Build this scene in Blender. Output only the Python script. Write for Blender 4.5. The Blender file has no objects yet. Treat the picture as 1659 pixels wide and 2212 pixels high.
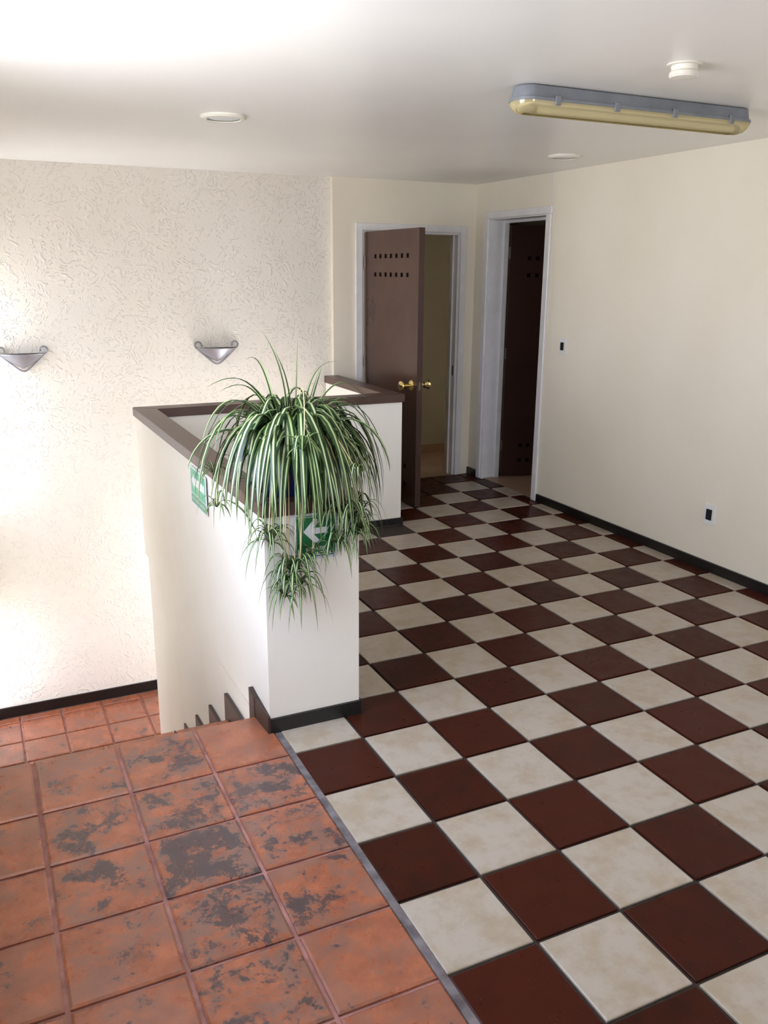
import bpy, bmesh, math, random
from mathutils import Vector, Matrix

random.seed(7)
S = 0.28                      # one floor tile = 0.28 m; all coordinates below are in tiles
sc = bpy.context.scene
COL = sc.collection

# ------------------------------------------------------------------ camera
CAM = (-3.18992, -10.44229, 6.07747)
cam_d = bpy.data.cameras.new('camera')
cam_d.sensor_fit = 'VERTICAL'; cam_d.sensor_height = 36.0
cam_d.lens = 36.0 * 1848.0 / 2212.0
cam_d.clip_start = 0.02
cam = bpy.data.objects.new('camera', cam_d); COL.objects.link(cam)
cam.matrix_world = (Matrix.Translation(Vector(CAM) * S)
                    @ Matrix.Rotation(math.radians(-25.40085), 4, 'Z')
                    @ Matrix.Rotation(math.radians(74.25079), 4, 'X')
                    @ Matrix.Rotation(math.radians(0.42771), 4, 'Z'))
sc.camera = cam

# ------------------------------------------------------------------ sky, exposure
vs = sc.view_settings
sc.display_settings.display_device = 'sRGB'
vs.view_transform = 'Standard'; vs.look = 'None'; vs.gamma = 1.0; vs.use_curve_mapping = False
vs.exposure = 0.45
SKY = 12.0
world = bpy.data.worlds.new('sky'); sc.world = world; world.use_nodes = True
wn = world.node_tree; wn.nodes.clear()
w_out = wn.nodes.new('ShaderNodeOutputWorld'); w_bg = wn.nodes.new('ShaderNodeBackground')
w_tc = wn.nodes.new('ShaderNodeTexCoord'); w_sep = wn.nodes.new('ShaderNodeSeparateXYZ')
w_mr = wn.nodes.new('ShaderNodeMapRange'); w_ramp = wn.nodes.new('ShaderNodeValToRGB')
w_mr.inputs['From Min'].default_value = -1; w_mr.inputs['From Max'].default_value = 1
cr = w_ramp.color_ramp
cr.elements[0].position = 0.0; cr.elements[0].color = (0.84, 0.86, 0.94, 1)
cr.elements[1].position = 1.0; cr.elements[1].color = (0.42, 0.56, 0.84, 1)
e = cr.elements.new(0.47); e.color = (0.90, 0.91, 0.99, 1)
e = cr.elements.new(0.53); e.color = (0.87, 0.91, 1.09, 1)
w_bg.inputs['Strength'].default_value = SKY
L = wn.links.new
L(w_tc.outputs['Generated'], w_sep.inputs[0]); L(w_sep.outputs['Z'], w_mr.inputs['Value'])
L(w_mr.outputs[0], w_ramp.inputs[0]); L(w_ramp.outputs[0], w_bg.inputs[0]); L(w_bg.outputs[0], w_out.inputs[0])

# window openings of the room (all outside the frame): daylight comes through these
XL = -3.9                                  # inner face of the left outside wall
YR = -17.0                                 # inner face of the wall behind the camera
WIN_LEFT = [(-4.6, 0.7, 3.5, 8.2), (10.7, 12.15, 0.3, 6.3), (10.7, 12.15, -5.1, -2.4)]   # y0,y1,z0,z1
WIN_REAR = [(4.6, 8.6, 3.0, 7.4)]                                                 # x0,x1,z0,z1

def portal(name, loc, rot, sx, sy):
    l = bpy.data.lights.new(name, 'AREA'); l.shape = 'RECTANGLE'; l.size = sx * S; l.size_y = sy * S
    l.cycles.is_portal = True
    o = bpy.data.objects.new(name, l); COL.objects.link(o)
    o.location = Vector(loc) * S; o.rotation_euler = rot
for (y0, y1, z0, z1) in WIN_LEFT:      # faces +x
    portal('window_daylight', (XL - 0.35, (y0+y1)/2, (z0+z1)/2), (0, -math.pi/2, 0), z1-z0, y1-y0)
for (x0, x1, z0, z1) in WIN_REAR:      # faces +y
    portal('window_daylight', ((x0+x1)/2, YR - 0.35, (z0+z1)/2), (math.pi/2, 0, 0), x1-x0, z1-z0)

# ------------------------------------------------------------------ material helpers
def lin(c):
    return tuple((v/255/12.92 if v/255 <= 0.04045 else ((v/255+0.055)/1.055)**2.4) for v in c) + (1.0,)

def new_mat(name, rgb, rough=0.5, metal=0.0, spec=0.5):
    m = bpy.data.materials.new(name); m.use_nodes = True
    b = m.node_tree.nodes['Principled BSDF']
    b.inputs['Base Color'].default_value = lin(rgb)
    b.inputs['Roughness'].default_value = rough
    b.inputs['Metallic'].default_value = metal
    b.inputs['Specular IOR Level'].default_value = spec
    return m

class NT:
    def __init__(s, m): s.t = m.node_tree; s.b = s.t.nodes['Principled BSDF']
    def n(s, typ, **kw):
        x = s.t.nodes.new(typ)
        for k, v in kw.items(): setattr(x, k, v)
        return x
    def l(s, a, b): s.t.links.new(a, b)
    def noise(s, vec, scale, detail=4, rough=0.55, dist=0.0):
        x = s.n('ShaderNodeTexNoise'); x.inputs['Scale'].default_value = scale
        x.inputs['Detail'].default_value = detail; x.inputs['Roughness'].default_value = rough
        x.inputs['Distortion'].default_value = dist
        if vec is not None: s.l(vec, x.inputs['Vector'])
        return x.outputs['Fac']
    def coords(s, per_object=False):
        tc = s.n('ShaderNodeTexCoord').outputs['Object']
        if not per_object: return tc
        oi = s.n('ShaderNodeObjectInfo'); mu = s.n('ShaderNodeMath', operation='MULTIPLY')
        s.l(oi.outputs['Random'], mu.inputs[0]); mu.inputs[1].default_value = 57.0
        ad = s.n('ShaderNodeVectorMath', operation='ADD'); s.l(tc, ad.inputs[0]); s.l(mu.outputs[0], ad.inputs[1])
        return ad.outputs[0]
    def rng(s, v, a, b, c=0.0, d=1.0, smooth=False):
        x = s.n('ShaderNodeMapRange'); x.clamp = True
        if smooth: x.interpolation_type = 'SMOOTHSTEP'
        for k, q in zip(('From Min', 'From Max', 'To Min', 'To Max'), (a, b, c, d)): x.inputs[k].default_value = q
        s.l(v, x.inputs['Value']); return x.outputs[0]
    def math(s, op, a, b=None):
        x = s.n('ShaderNodeMath', operation=op)
        for i, q in enumerate((a, b)):
            if q is None: continue
            if isinstance(q, (int, float)): x.inputs[i].default_value = q
            else: s.l(q, x.inputs[i])
        return x.outputs[0]
    def mix(s, f, a, b):
        x = s.n('ShaderNodeMix', data_type='RGBA')
        if isinstance(f, (int, float)): x.inputs[0].default_value = f
        else: s.l(f, x.inputs[0])
        for i, q in ((6, a), (7, b)):
            if isinstance(q, tuple): x.inputs[i].default_value = q
            else: s.l(q, x.inputs[i])
        return x.outputs[2]
    def color(s, c): s.l(c, s.b.inputs['Base Color'])
    def bump(s, h, strength=0.2, dist=0.01):
        x = s.n('ShaderNodeBump'); x.inputs['Strength'].default_value = strength; x.inputs['Distance'].default_value = dist
        s.l(h, x.inputs['Height']); s.l(x.outputs[0], s.b.inputs['Normal'])

def mottled(name, a, b, scale, rough, bump=0.0, bscale=None, spec=0.5, per_object=False, metal=0.0):
    m = new_mat(name, a, rough, metal, spec); t = NT(m); co = t.coords(per_object)
    f = t.rng(t.noise(co, scale, 5), 0.35, 0.65)
    t.color(t.mix(f, lin(a), lin(b)))
    if bump: t.bump(t.noise(co, bscale or scale*6, 3), bump, 0.004)
    return m

M = {}
M['wall'] = mottled('cream_wall_paint', (236, 229, 211), (232, 224, 204), 1.5, 0.6, 0.05, 60, 0.3)
M['parapet'] = mottled('off_white_wall_paint', (240, 236, 225), (236, 231, 218), 2.0, 0.55, 0.05, 50, 0.3)
M['ceiling'] = mottled('white_ceiling_paint', (238, 236, 230), (234, 231, 225), 1.2, 0.30, 0.12, 2.2, 0.5)
M['trim'] = mottled('white_gloss_trim', (232, 230, 228), (222, 220, 218), 6, 0.35, 0.05, 40)
M['wood_cap'] = mottled('brown_painted_wood', (84, 58, 47), (74, 50, 41), 5, 0.35, 0.06, 30)
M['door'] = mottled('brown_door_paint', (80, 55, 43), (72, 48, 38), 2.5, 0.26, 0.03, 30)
M['room_paint'] = mottled('darkened_room_paint', (172, 160, 134), (164, 152, 126), 1.5, 0.6)  # wall colour darkened to carry the dim light of the room
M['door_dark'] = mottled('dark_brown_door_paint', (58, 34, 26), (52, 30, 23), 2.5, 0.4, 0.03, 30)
M['door_edge'] = new_mat('dark_brown_door_edge', (66, 42, 34), 0.45)
M['peg'] = new_mat('hole_shade_black', (16, 9, 7), 0.9, 0, 0.05)
M['skirting'] = mottled('black_brown_skirting', (22, 18, 16), (17, 14, 12), 8, 0.4, 0.08, 60)
M['stair_skirting'] = mottled('dark_brown_skirting', (62, 46, 40), (50, 37, 32), 8, 0.4, 0.08, 60)
M['grout_dark'] = mottled('grey_brown_grout', (58, 48, 42), (44, 36, 32), 25, 0.9, 0.3, 120)
M['grout_strip'] = mottled('grey_cement_joint', (124, 116, 116), (84, 76, 76), 18, 0.9, 0.5, 90)
M['grout_pink'] = mottled('pinkish_grout', (172, 124, 114), (136, 92, 84), 14, 0.85, 0.3, 120)
M['white_metal'] = new_mat('white_plastic', (228, 228, 224), 0.4)
M['detector'] = new_mat('ivory_plastic', (226, 222, 208), 0.45)
M['black'] = new_mat('black_plastic', (18, 18, 20), 0.4)
M['silver'] = mottled('brushed_silver_paint', (150, 148, 152), (136, 134, 139), 14, 0.38, 0.05, 90, 0.5, metal=0.55)
M['brass'] = new_mat('brass', (226, 206, 142), 0.18, 1.0)
M['steel'] = new_mat('hinge_steel', (120, 112, 104), 0.4, 0.9)
M['fixture_grey'] = mottled('grey_fixture_plastic', (126, 130, 136), (112, 116, 122), 10, 0.45)
M['beige_floor'] = mottled('beige_floor', (168, 138, 112), (160, 130, 104), 2.0, 0.45)
M['wood_skirting'] = new_mat('tan_wood_skirting', (150, 118, 80), 0.5)
M['green'] = new_mat('sign_green', (0, 104, 50), 0.35)
M['green_pale'] = new_mat('sign_green_faded', (86, 178, 138), 0.4)
M['green_band'] = new_mat('sign_green_band', (70, 158, 120), 0.4)
M['sign_white'] = new_mat('sign_white', (226, 228, 228), 0.4)
M['sign_frame'] = new_mat('sign_plate_white', (206, 210, 220), 0.35)
M['pot'] = new_mat('dark_blue_plastic', (24, 28, 72), 0.35)
M['soil'] = mottled('potting_soil', (52, 38, 28), (34, 25, 18), 30, 0.95, 0.5, 80)
M['runner'] = new_mat('straw_runner', (206, 190, 146), 0.6)
M['ledge_line'] = new_mat('joint_shadow_grey', (176, 170, 158), 0.8)

def tile_white():
    m = new_mat('cream_ceramic', (214, 206, 194), 0.3, 0, 0.4); t = NT(m); co = t.coords(True)
    f1 = t.rng(t.noise(co, 9, 5, 0.6), 0.42, 0.66, smooth=True)
    f2 = t.rng(t.noise(co, 22, 5, 0.6), 0.45, 0.7, smooth=True)
    c = t.mix(t.math('MULTIPLY', f1, 0.75), lin((174, 163, 149)), lin((161, 144, 120)))
    c = t.mix(t.math('MULTIPLY', f2, 0.35), c, lin((150, 136, 116)))
    t.color(c)
    t.l(t.rng(t.noise(co, 12, 3), 0.3, 0.7, 0.28, 0.42), t.b.inputs['Roughness'])
    t.bump(t.noise(co, 30, 3), 0.03, 0.004)
    return m
def tile_brown():
    m = new_mat('brown_ceramic', (80, 40, 28), 0.3, 0, 0.10); t = NT(m); co = t.coords(True)
    oi = t.n('ShaderNodeObjectInfo')
    c = t.mix(oi.outputs['Random'], lin((63, 26, 16)), lin((46, 22, 13)))
    f = t.rng(t.noise(co, 12, 5, 0.6), 0.35, 0.7)
    c = t.mix(t.math('MULTIPLY', f, 0.7), c, lin((68, 27, 15)))
    sp = t.rng(t.noise(co, 180, 2, 0.5), 0.735, 0.77)
    c = t.mix(t.math('MULTIPLY', sp, 0.5), c, lin((150, 120, 100)))
    t.color(c)
    t.l(t.rng(t.noise(co, 14, 4), 0.3, 0.7, 0.26, 0.45), t.b.inputs['Roughness'])
    t.bump(t.noise(co, 45, 4), 0.06, 0.004)
    return m
def terracotta():
    m = new_mat('terracotta', (176, 92, 62), 0.4); t = NT(m); co = t.coords(True)
    at = t.n('ShaderNodeAttribute'); at.attribute_type = 'OBJECT'; at.attribute_name = 'wear'
    wear = at.outputs['Fac']
    n1 = t.rng(t.noise(co, 10, 9, 0.70), 0.32, 0.66)
    c = t.mix(n1, lin((174, 103, 71)), lin((136, 77, 53)))
    # greyish film
    n2 = t.noise(co, 8.0, 9, 0.74, 0.4)
    film = t.rng(n2, 0.485, 0.545, smooth=True)
    film = t.math('MULTIPLY', film, t.math('ADD', t.math('MULTIPLY', wear, 0.65), 0.22))
    c = t.mix(film, c, lin((120, 94, 83)))
    # tile centre mask: patches keep away from most of the rim
    g = t.n('ShaderNodeTexCoord').outputs['Object']
    sp = t.n('ShaderNodeSeparateXYZ'); t.l(g, sp.inputs[0])
    ax = t.math('ABSOLUTE', sp.outputs[0]); ay = t.math('ABSOLUTE', sp.outputs[1])
    rim = t.rng(t.math('MAXIMUM', ax, ay), 0.10, 0.137, 0.0, 0.06)
    # charcoal worn patches with crisp edges
    n3 = t.noise(co, 9.0, 12, 0.78, 0.25)
    n4 = t.noise(co, 60, 4, 0.6)
    v = t.math('ADD', n3, t.math('MULTIPLY', t.math('SUBTRACT', n4, 0.5), 0.14))
    v = t.math('SUBTRACT', v, rim)
    v = t.math('ADD', v, t.math('MULTIPLY', wear, 0.175))
    patch = t.rng(v, 0.628, 0.640)
    soft = t.rng(v, 0.565, 0.625, smooth=True)
    c = t.mix(t.math('MULTIPLY', soft, 0.35), c, lin((108, 84, 77)))
    c = t.mix(t.math('MULTIPLY', patch, 0.85), c, lin((64, 55, 57)))
    t.color(c)
    t.l(t.rng(n2, 0.3, 0.7, 0.20, 0.40), t.b.inputs['Roughness']); t.b.inputs['Specular IOR Level'].default_value = 0.7
    t.bump(t.math('ADD', n1, t.math('MULTIPLY', patch, -0.3)), 0.10, 0.004)
    return m
M['tile_white'] = tile_white(); M['tile_brown'] = tile_brown(); M['terracotta'] = terracotta()

def stucco():
    m = new_mat('textured_plaster', (234, 222, 198), 0.6, 0, 0.3); t = NT(m); co = t.coords()
    # curved trowel ridges: contour lines of a soft noise, broken up by patches
    def ridges(scale, k, seed, w):
        mp = t.n('ShaderNodeMapping'); t.l(co, mp.inputs[0]); mp.inputs['Location'].default_value = (seed, seed*1.7, seed*0.6)
        n = t.noise(mp.outputs[0], scale, 1.0, 0.4, 0.4)
        fr = t.math('FRACT', t.math('MULTIPLY', n, k))
        d = t.math('ABSOLUTE', t.math('SUBTRACT', fr, 0.5))
        line = t.rng(d, 0.0, w, 1.0, 0.0, True)
        br = t.rng(t.noise(mp.outputs[0], scale*6.5, 2), 0.50, 0.60, smooth=True)
        pt = t.rng(t.noise(mp.outputs[0], scale*1.6, 2), 0.42, 0.56, smooth=True)
        return t.math('MULTIPLY', line, t.math('MULTIPLY', br, pt))
    h = t.math('MAXIMUM', ridges(3.8, 18, 3.1, 0.30), ridges(4.6, 16, 11.3, 0.30))
    h = t.math('MAXIMUM', h, ridges(5.6, 14, 23.9, 0.26))
    h = t.math('ADD', h, t.math('MULTIPLY', t.noise(co, 50, 3), 0.25))
    t.color(t.mix(t.rng(t.noise(co, 1.3, 3), 0.3, 0.7), lin((234, 229, 218)), lin((229, 223, 210))))
    t.bump(h, 0.75, 0.005)
    return m
M['stucco'] = stucco()

def clear_yellow():
    m = bpy.data.materials.new('yellowed_clear_cover'); m.use_nodes = True
    nt = m.node_tree; nt.nodes.clear()
    o = nt.nodes.new('ShaderNodeOutputMaterial'); mx = nt.nodes.new('ShaderNodeMixShader')
    mx2 = nt.nodes.new('ShaderNodeMixShader')
    tr = nt.nodes.new('ShaderNodeBsdfTransparent'); tr.inputs[0].default_value = lin((242, 234, 206))
    df = nt.nodes.new('ShaderNodeBsdfDiffuse'); df.inputs[0].default_value = lin((228, 214, 164))
    gl = nt.nodes.new('ShaderNodeBsdfGlossy'); gl.inputs['Roughness'].default_value = 0.12
    mx2.inputs[0].default_value = 0.42
    nt.links.new(tr.outputs[0], mx2.inputs[1]); nt.links.new(df.outputs[0], mx2.inputs[2])
    mx.inputs[0].default_value = 0.06
    nt.links.new(mx2.outputs[0], mx.inputs[1]); nt.links.new(gl.outputs[0], mx.inputs[2])
    nt.links.new(mx.outputs[0], o.inputs[0])
    return m
M['cover'] = clear_yellow()

def leaf_mat(name, a, b):
    m = new_mat(name, a, 0.38, 0, 0.5); t = NT(m)
    oi = t.n('ShaderNodeObjectInfo'); co = t.coords(True)
    f = t.math('MULTIPLY', t.math('ADD', oi.outputs['Random'], t.noise(co, 9, 2)), 0.5)
    c = t.mix(f, lin(a), lin(b)); t.color(c)
    out = [n for n in t.t.nodes if n.type == 'OUTPUT_MATERIAL'][0]
    tl = t.n('ShaderNodeBsdfTranslucent'); t.l(c, tl.inputs[0])
    mx = t.n('ShaderNodeMixShader'); mx.inputs[0].default_value = 0.12
    t.l(t.b.outputs[0], mx.inputs[1]); t.l(tl.outputs[0], mx.inputs[2]); t.l(mx.outputs[0], out.inputs[0])
    return m
M['leaf_green'] = leaf_mat('leaf_green', (20, 48, 18), (46, 82, 34))
M['leaf_cream'] = leaf_mat('leaf_cream_stripe', (202, 212, 164), (160, 184, 112))

# ------------------------------------------------------------------ mesh helpers (tile units)
def B(): return bmesh.new()

def add_box(bm, x0, y0, z0, x1, y1, z1, bev=0.0, mi=0):
    vs_ = [bm.verts.new(p) for p in ((x0,y0,z0),(x1,y0,z0),(x1,y1,z0),(x0,y1,z0),(x0,y0,z1),(x1,y0,z1),(x1,y1,z1),(x0,y1,z1))]
    fs = []
    for q in ((0,3,2,1),(4,5,6,7),(0,1,5,4),(1,2,6,5),(2,3,7,6),(3,0,4,7)):
        f = bm.faces.new([vs_[i] for i in q]); f.material_index = mi; fs.append(f)
    if bev > 0:
        es = list({e for f in fs for e in f.edges})
        bmesh.ops.bevel(bm, geom=es, offset=bev, segments=1, profile=0.5, affect='EDGES')
    return fs

def add_prism(bm, pts, mapf, t0, t1, mi=0):
    """polygon pts (u,v) extruded from t0 to t1; mapf(u,v,t)->xyz"""
    a = [bm.verts.new(mapf(u, v, t0)) for u, v in pts]; b = [bm.verts.new(mapf(u, v, t1)) for u, v in pts]
    fs = [bm.faces.new(a[::-1]), bm.faces.new(b)]
    n = len(pts)
    for i in range(n): fs.append(bm.faces.new((a[i], a[(i+1) % n], b[(i+1) % n], b[i])))
    for f in fs: f.material_index = mi
    return fs

def add_loft(bm, rings, closed=True, cap0=True, cap1=True, mi=0):
    rv = [[bm.verts.new(p) for p in r] for r in rings]
    n = len(rv[0]); fs = []
    for a, b in zip(rv, rv[1:]):
        for i in range(n if closed else n-1):
            j = (i+1) % n; fs.append(bm.faces.new((a[i], a[j], b[j], b[i])))
    if cap0: fs.append(bm.faces.new(rv[0][::-1]))
    if cap1: fs.append(bm.faces.new(rv[-1]))
    for f in fs: f.material_index = mi
    return fs

def lathe_rings(prof, origin, axis=Vector((0, 0, 1)), n=28):
    axis = Vector(axis).normalized(); o = Vector(origin)
    u = axis.orthogonal().normalized(); w = axis.cross(u)
    return [[o + axis*h + (u*math.cos(2*math.pi*k/n) + w*math.sin(2*math.pi*k/n))*r for k in range(n)] for r, h in prof]

def add_tube(bm, path, r, n=8, mi=0, rfun=None):
    P = [Vector(p) for p in path]; rings = []
    prev = None
    for i, p in enumerate(P):
        d = (P[min(i+1, len(P)-1)] - P[max(i-1, 0)]).normalized()
        u = d.orthogonal().normalized() if prev is None else (prev - d*prev.dot(d)).normalized()
        prev = u; w = d.cross(u); rr = r if rfun is None else rfun(i/(len(P)-1))
        rings.append([p + (u*math.cos(2*math.pi*k/n) + w*math.sin(2*math.pi*k/n))*rr for k in range(n)])
    add_loft(bm, rings, mi=mi)

def stadium(x0, x1, y0, y1, r, z, n=6):
    pts = []
    for cx, cy, a0 in ((x1-r, y1-r, 0), (x0+r, y1-r, 90), (x0+r, y0+r, 180), (x1-r, y0+r, 270)):
        for k in range(n+1):
            a = math.radians(a0 + 90*k/n); pts.append((cx + r*math.cos(a), cy + r*math.sin(a), z))
    return pts

def rrect(u0, v0, u1, v1, r, n=4):
    return [(x, y) for x, y, _ in stadium(u0, u1, v0, v1, r, 0, n)]

def obj(name, bm, mats, parent=None, origin=None, smooth=False, normals=True):
    if normals: bmesh.ops.recalc_face_normals(bm, faces=bm.faces)
    co = [v.co for v in bm.verts]
    if origin is None:
        xs = [c.x for c in co]; ys = [c.y for c in co]; zs = [c.z for c in co]
        origin = ((min(xs)+max(xs))/2, (min(ys)+max(ys))/2, min(zs))
    o3 = Vector(origin)
    for v in bm.verts: v.co = (v.co - o3) * S
    me = bpy.data.meshes.new(name); bm.to_mesh(me); bm.free()
    if smooth:
        me.polygons.foreach_set('use_smooth', [True]*len(me.polygons))
        try: me.set_sharp_from_angle(angle=math.radians(38))
        except Exception: pass
    for m in (mats if isinstance(mats, (list, tuple)) else [mats]): me.materials.append(M[m])
    o = bpy.data.objects.new(name, me); COL.objects.link(o)
    place(o, o3, parent); return o

WORLD = {}
def place(o, o3, parent):
    WORLD[o.name] = Vector(o3)
    if parent is not None:
        o.parent = parent; o.location = (Vector(o3) - WORLD[parent.name]) * S
    else: o.location = Vector(o3) * S

def empty(name, loc):
    o = bpy.data.objects.new(name, None); COL.objects.link(o); o.empty_display_size = 0.05
    place(o, loc, None); return o
def tag(o, label, cat, group=None):
    o['label'] = label; o['category'] = cat
    if group: o['group'] = group
    return o
def struct(o): o['kind'] = 'structure'; return o
def box_obj(name, mat, b, parent=None, bev=0.0, origin=None):
    bm = B(); add_box(bm, *b, bev=bev); return obj(name, bm, mat, parent, origin)
def boxes_obj(name, mat, bs, parent=None, origin=None):
    bm = B()
    for b in bs: add_box(bm, *b)
    return obj(name, bm, mat, parent, origin)

# ------------------------------------------------------------------ room shell
ZC = 8.47; ZL = -5.41; XR = 10.38; YT = 12.22; YD = 12.05; FT = -0.03
XO = XR + 0.57     # back of the right wall
struct(box_obj('ceiling', 'ceiling', (-4.9, YR-0.6, ZC, 16, 16.2, ZC+0.3)))

def wall_with_holes_x(x0, x1, ya, yb, za, zb, holes):
    """wall slab between x0..x1 running along y, rectangular holes (y0,y1,z0,z1)"""
    ys = sorted({ya, yb, *[h[0] for h in holes], *[h[1] for h in holes]})
    zs = sorted({za, zb, *[h[2] for h in holes], *[h[3] for h in holes]})
    out = []
    for a, b in zip(ys, ys[1:]):
        run = None
        for c, d in zip(zs, zs[1:]):
            if any(h[0] <= a and b <= h[1] and h[2] <= c and d <= h[3] for h in holes):
                if run: out.append((x0, a, run[0], x1, b, run[1])); run = None
            else: run = (run[0], d) if run else (c, d)
        if run: out.append((x0, a, run[0], x1, b, run[1]))
    return out
struct(boxes_obj('wall_left', 'wall', wall_with_holes_x(XL-0.7, XL, YR, 12.6, ZL, ZC, WIN_LEFT)))
rear = [(y0, x0, z0, y1, x1, z1) for (x0, y0, z0, x1, y1, z1) in wall_with_holes_x(YR-0.7, YR, XL, XO, -0.6, ZC, WIN_REAR)]
struct(boxes_obj('wall_rear', 'wall', rear))
D2 = (8.56, 11.30, -0.03, 7.50)          # doorway in the right wall  y0,y1,z0,z1
struct(boxes_obj('wall_right', 'wall', wall_with_holes_x(XR, XO, YR, YD, -0.6, ZC, [(D2[0], D2[1], -0.6, D2[3])])))
D1 = (6.76, 9.86, -0.03, 7.14)           # doorway in the far wall  x0,x1,z0,z1
fw = [(y0, x0, z0, y1, x1, z1) for (x0, y0, z0, x1, y1, z1) in wall_with_holes_x(YD, YD+0.45, 5.90, XO, -0.6, ZC, [(D1[0], D1[1], -0.6, D1[3])])]
struct(boxes_obj('wall_far', 'wall', fw))
struct(box_obj('wall_back', 'stucco', (XL, YT, ZL-0.2, 5.90, YT+0.4, ZC)))
struct(box_obj('trim_1', 'trim', (XR-0.006, 8.44, 7.74, XR, 8.48, ZC)))      # joint above the second doorway
# floor beds
floor = struct(boxes_obj('floor', 'grout_dark', [(-0.02, YR, -0.6, XR, 8.10, FT), (5.62, 8.10, -0.6, XR, YD, FT), (XR, D2[0], -0.6, XR+0.12, D2[1], FT)], origin=(0, 0, FT)))
box_obj('terracotta_bed', 'grout_pink', (XL, YR, -0.6, -0.02, 0.09, -0.035), floor)
box_obj('grout_strip', 'grout_strip', (-0.045, YR, FT-0.01, 0.04, 0.07, -0.006), floor)
landing = struct(box_obj('floor', 'grout_pink', (XL, 7.32, ZL-0.4, 5.90, YT, ZL-0.035)))
# under-floor walls of the stairwell, the far one added against light leaks
bm = B(); add_prism(bm, [(-0.095, -0.36), (-0.025, -0.36), (-0.025, 8.30), (-0.15, 8.30)], lambda u, v, t: (u, v, t), ZL-0.03, -0.10)
struct(obj('wall_stair', bm, 'parapet'))
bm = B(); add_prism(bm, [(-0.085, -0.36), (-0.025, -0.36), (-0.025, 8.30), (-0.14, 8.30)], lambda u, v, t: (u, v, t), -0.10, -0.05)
struct(obj('trim_2', bm, 'ledge_line'))  # grey strip on the joint, drawing in the ledge's shadow line
struct(box_obj('wall_light_stop', 'parapet', (-0.025, 8.12, ZL-0.03, 5.60, 8.36, -0.62)))  # unseen wall added so no light leaks in under the floor

def tile_mesh(name, w, h, t, ch, mat, crown=0.0):
    bm = B()
    r0 = [(-w/2, -h/2, 0), (w/2, -h/2, 0), (w/2, h/2, 0), (-w/2, h/2, 0)]
    r1 = [(x, y, t-ch) for x, y, _ in r0]
    r2 = [(x-math.copysign(ch*1.4, x), y-math.copysign(ch*1.4, y), t) for x, y, _ in r0]
    add_loft(bm, [r0, r1, r2], cap0=False)
    bmesh.ops.recalc_face_normals(bm, faces=bm.faces)
    for v in bm.verts: v.co *= S
    me = bpy.data.meshes.new(name); bm.to_mesh(me); bm.free(); me.materials.append(M[mat]); return me
TM = {}
def put_tile(name, mat, x0, y0, x1, y1, zb, t, ch, parent, wear=None, jit=0.0):
    key = (name, round(x1-x0, 3), round(y1-y0, 3))
    if key not in TM: TM[key] = tile_mesh(name, x1-x0, y1-y0, t, ch, mat)
    o = bpy.data.objects.new(name, TM[key]); COL.objects.link(o)
    place(o, ((x0+x1)/2, (y0+y1)/2, zb + random.uniform(-jit, jit)), parent)
    if wear is not None: o['wear'] = wear
    return o

# checkerboard; grid pitch 1 x 1.009
PY = 1.0091; G = 0.021
def parity_white(i, j):
    if j <= -11 and i <= 8: return False
    if j <= -12: return False
    return (i + j) % 2 == 0
rest_w, rest_b = B(), B()
for j in range(-12, 17):
    ya, yb = -(j+1)*PY, -j*PY
    for i in range(0, 11):
        xa, xb = float(i), float(i+1)
        x0, x1, y0, y1 = xa+G, xb-G, ya+G, yb-G
        if i == 0: x0 = 0.045
        if j == -12: y1 = min(y1, YD-0.01)
        if i == 10:
            x1 = XR-0.012
            if y0 > D2[0]-0.2 and y1 < D2[1]: x1 = XR+0.11
        if i <= 5 and j <= -9: continue                       # stairwell behind the half wall
        if i <= 5 and j == -8: y1 = min(y1, 8.09)
        if i == 5 and j <= -8: continue
        if y1 - y0 < 0.08 or x1 - x0 < 0.04: continue
        w = parity_white(i, j)
        if j <= 7:
            put_tile('white_tile' if w else 'brown_tile', 'tile_white' if w else 'tile_brown', x0, y0, x1, y1, FT, 0.03, 0.008, floor, jit=0.002)
        else:
            add_box(rest_w if w else rest_b, x0, y0, FT, x1, y1, 0.0)
for bm, mat in ((rest_w, 'tile_white'), (rest_b, 'tile_brown')):
    o = obj('rear_tiles', bm, mat, floor); o['kind'] = 'stuff'
# terracotta upper landing
WEAR = {0: [.05, .72, .62, .45, .22, .12], 1: [.62, .70, .86, .74, .6, .25], 2: [.42, .6, .55, .4, .2, .2], 3: [.12, .22, .12, .1, .1, .1], 4: [.1]*6}
rest_t = B()
GT = 0.023
for k in range(0, 17):
    y1 = 0.14 if k == 0 else -k*1.008 - GT
    y0 = -(k+1)*1.008 + GT
    for i in range(0, 5):
        x1 = -i*1.028 - (0.035 if i == 0 else GT); x0 = -(i+1)*1.028 + GT
        if i == 0 : x1 = -0.05
        x0 = max(x0, XL + 0.01)
        if x1 - x0 < 0.1: continue
        if k <= 7: put_tile('terracotta_tile', 'terracotta', x0, y0, x1, y1, -0.035, 0.035, 0.016, floor, wear=WEAR[i][min(k, 5)], jit=0.003)
        else: add_box(rest_t, x0, y0, -0.035, x1, y1, 0.0)
o = obj('rear_tiles', rest_t, 'terracotta', floor); o['kind'] = 'stuff'; o['wear'] = 0.2
# lower landing tiles
LY = [7.33, 7.68, 8.70, 9.72, 10.76, 11.84, YT-0.04]
for a, b in zip(LY, LY[1:]):
    for i in range(-5, 6):
        x0 = max(i*1.028 + GT - 0.05, XL+0.01); x1 = min((i+1)*1.028 - GT - 0.05, 5.88)
        if x1 - x0 < 0.05: continue
        put_tile('terracotta_tile', 'terracotta', x0, a+GT, x1, b-GT, ZL-0.035, 0.035, 0.016, landing, wear=random.choice([.05, .15, .25, .3]), jit=0.003)

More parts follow.
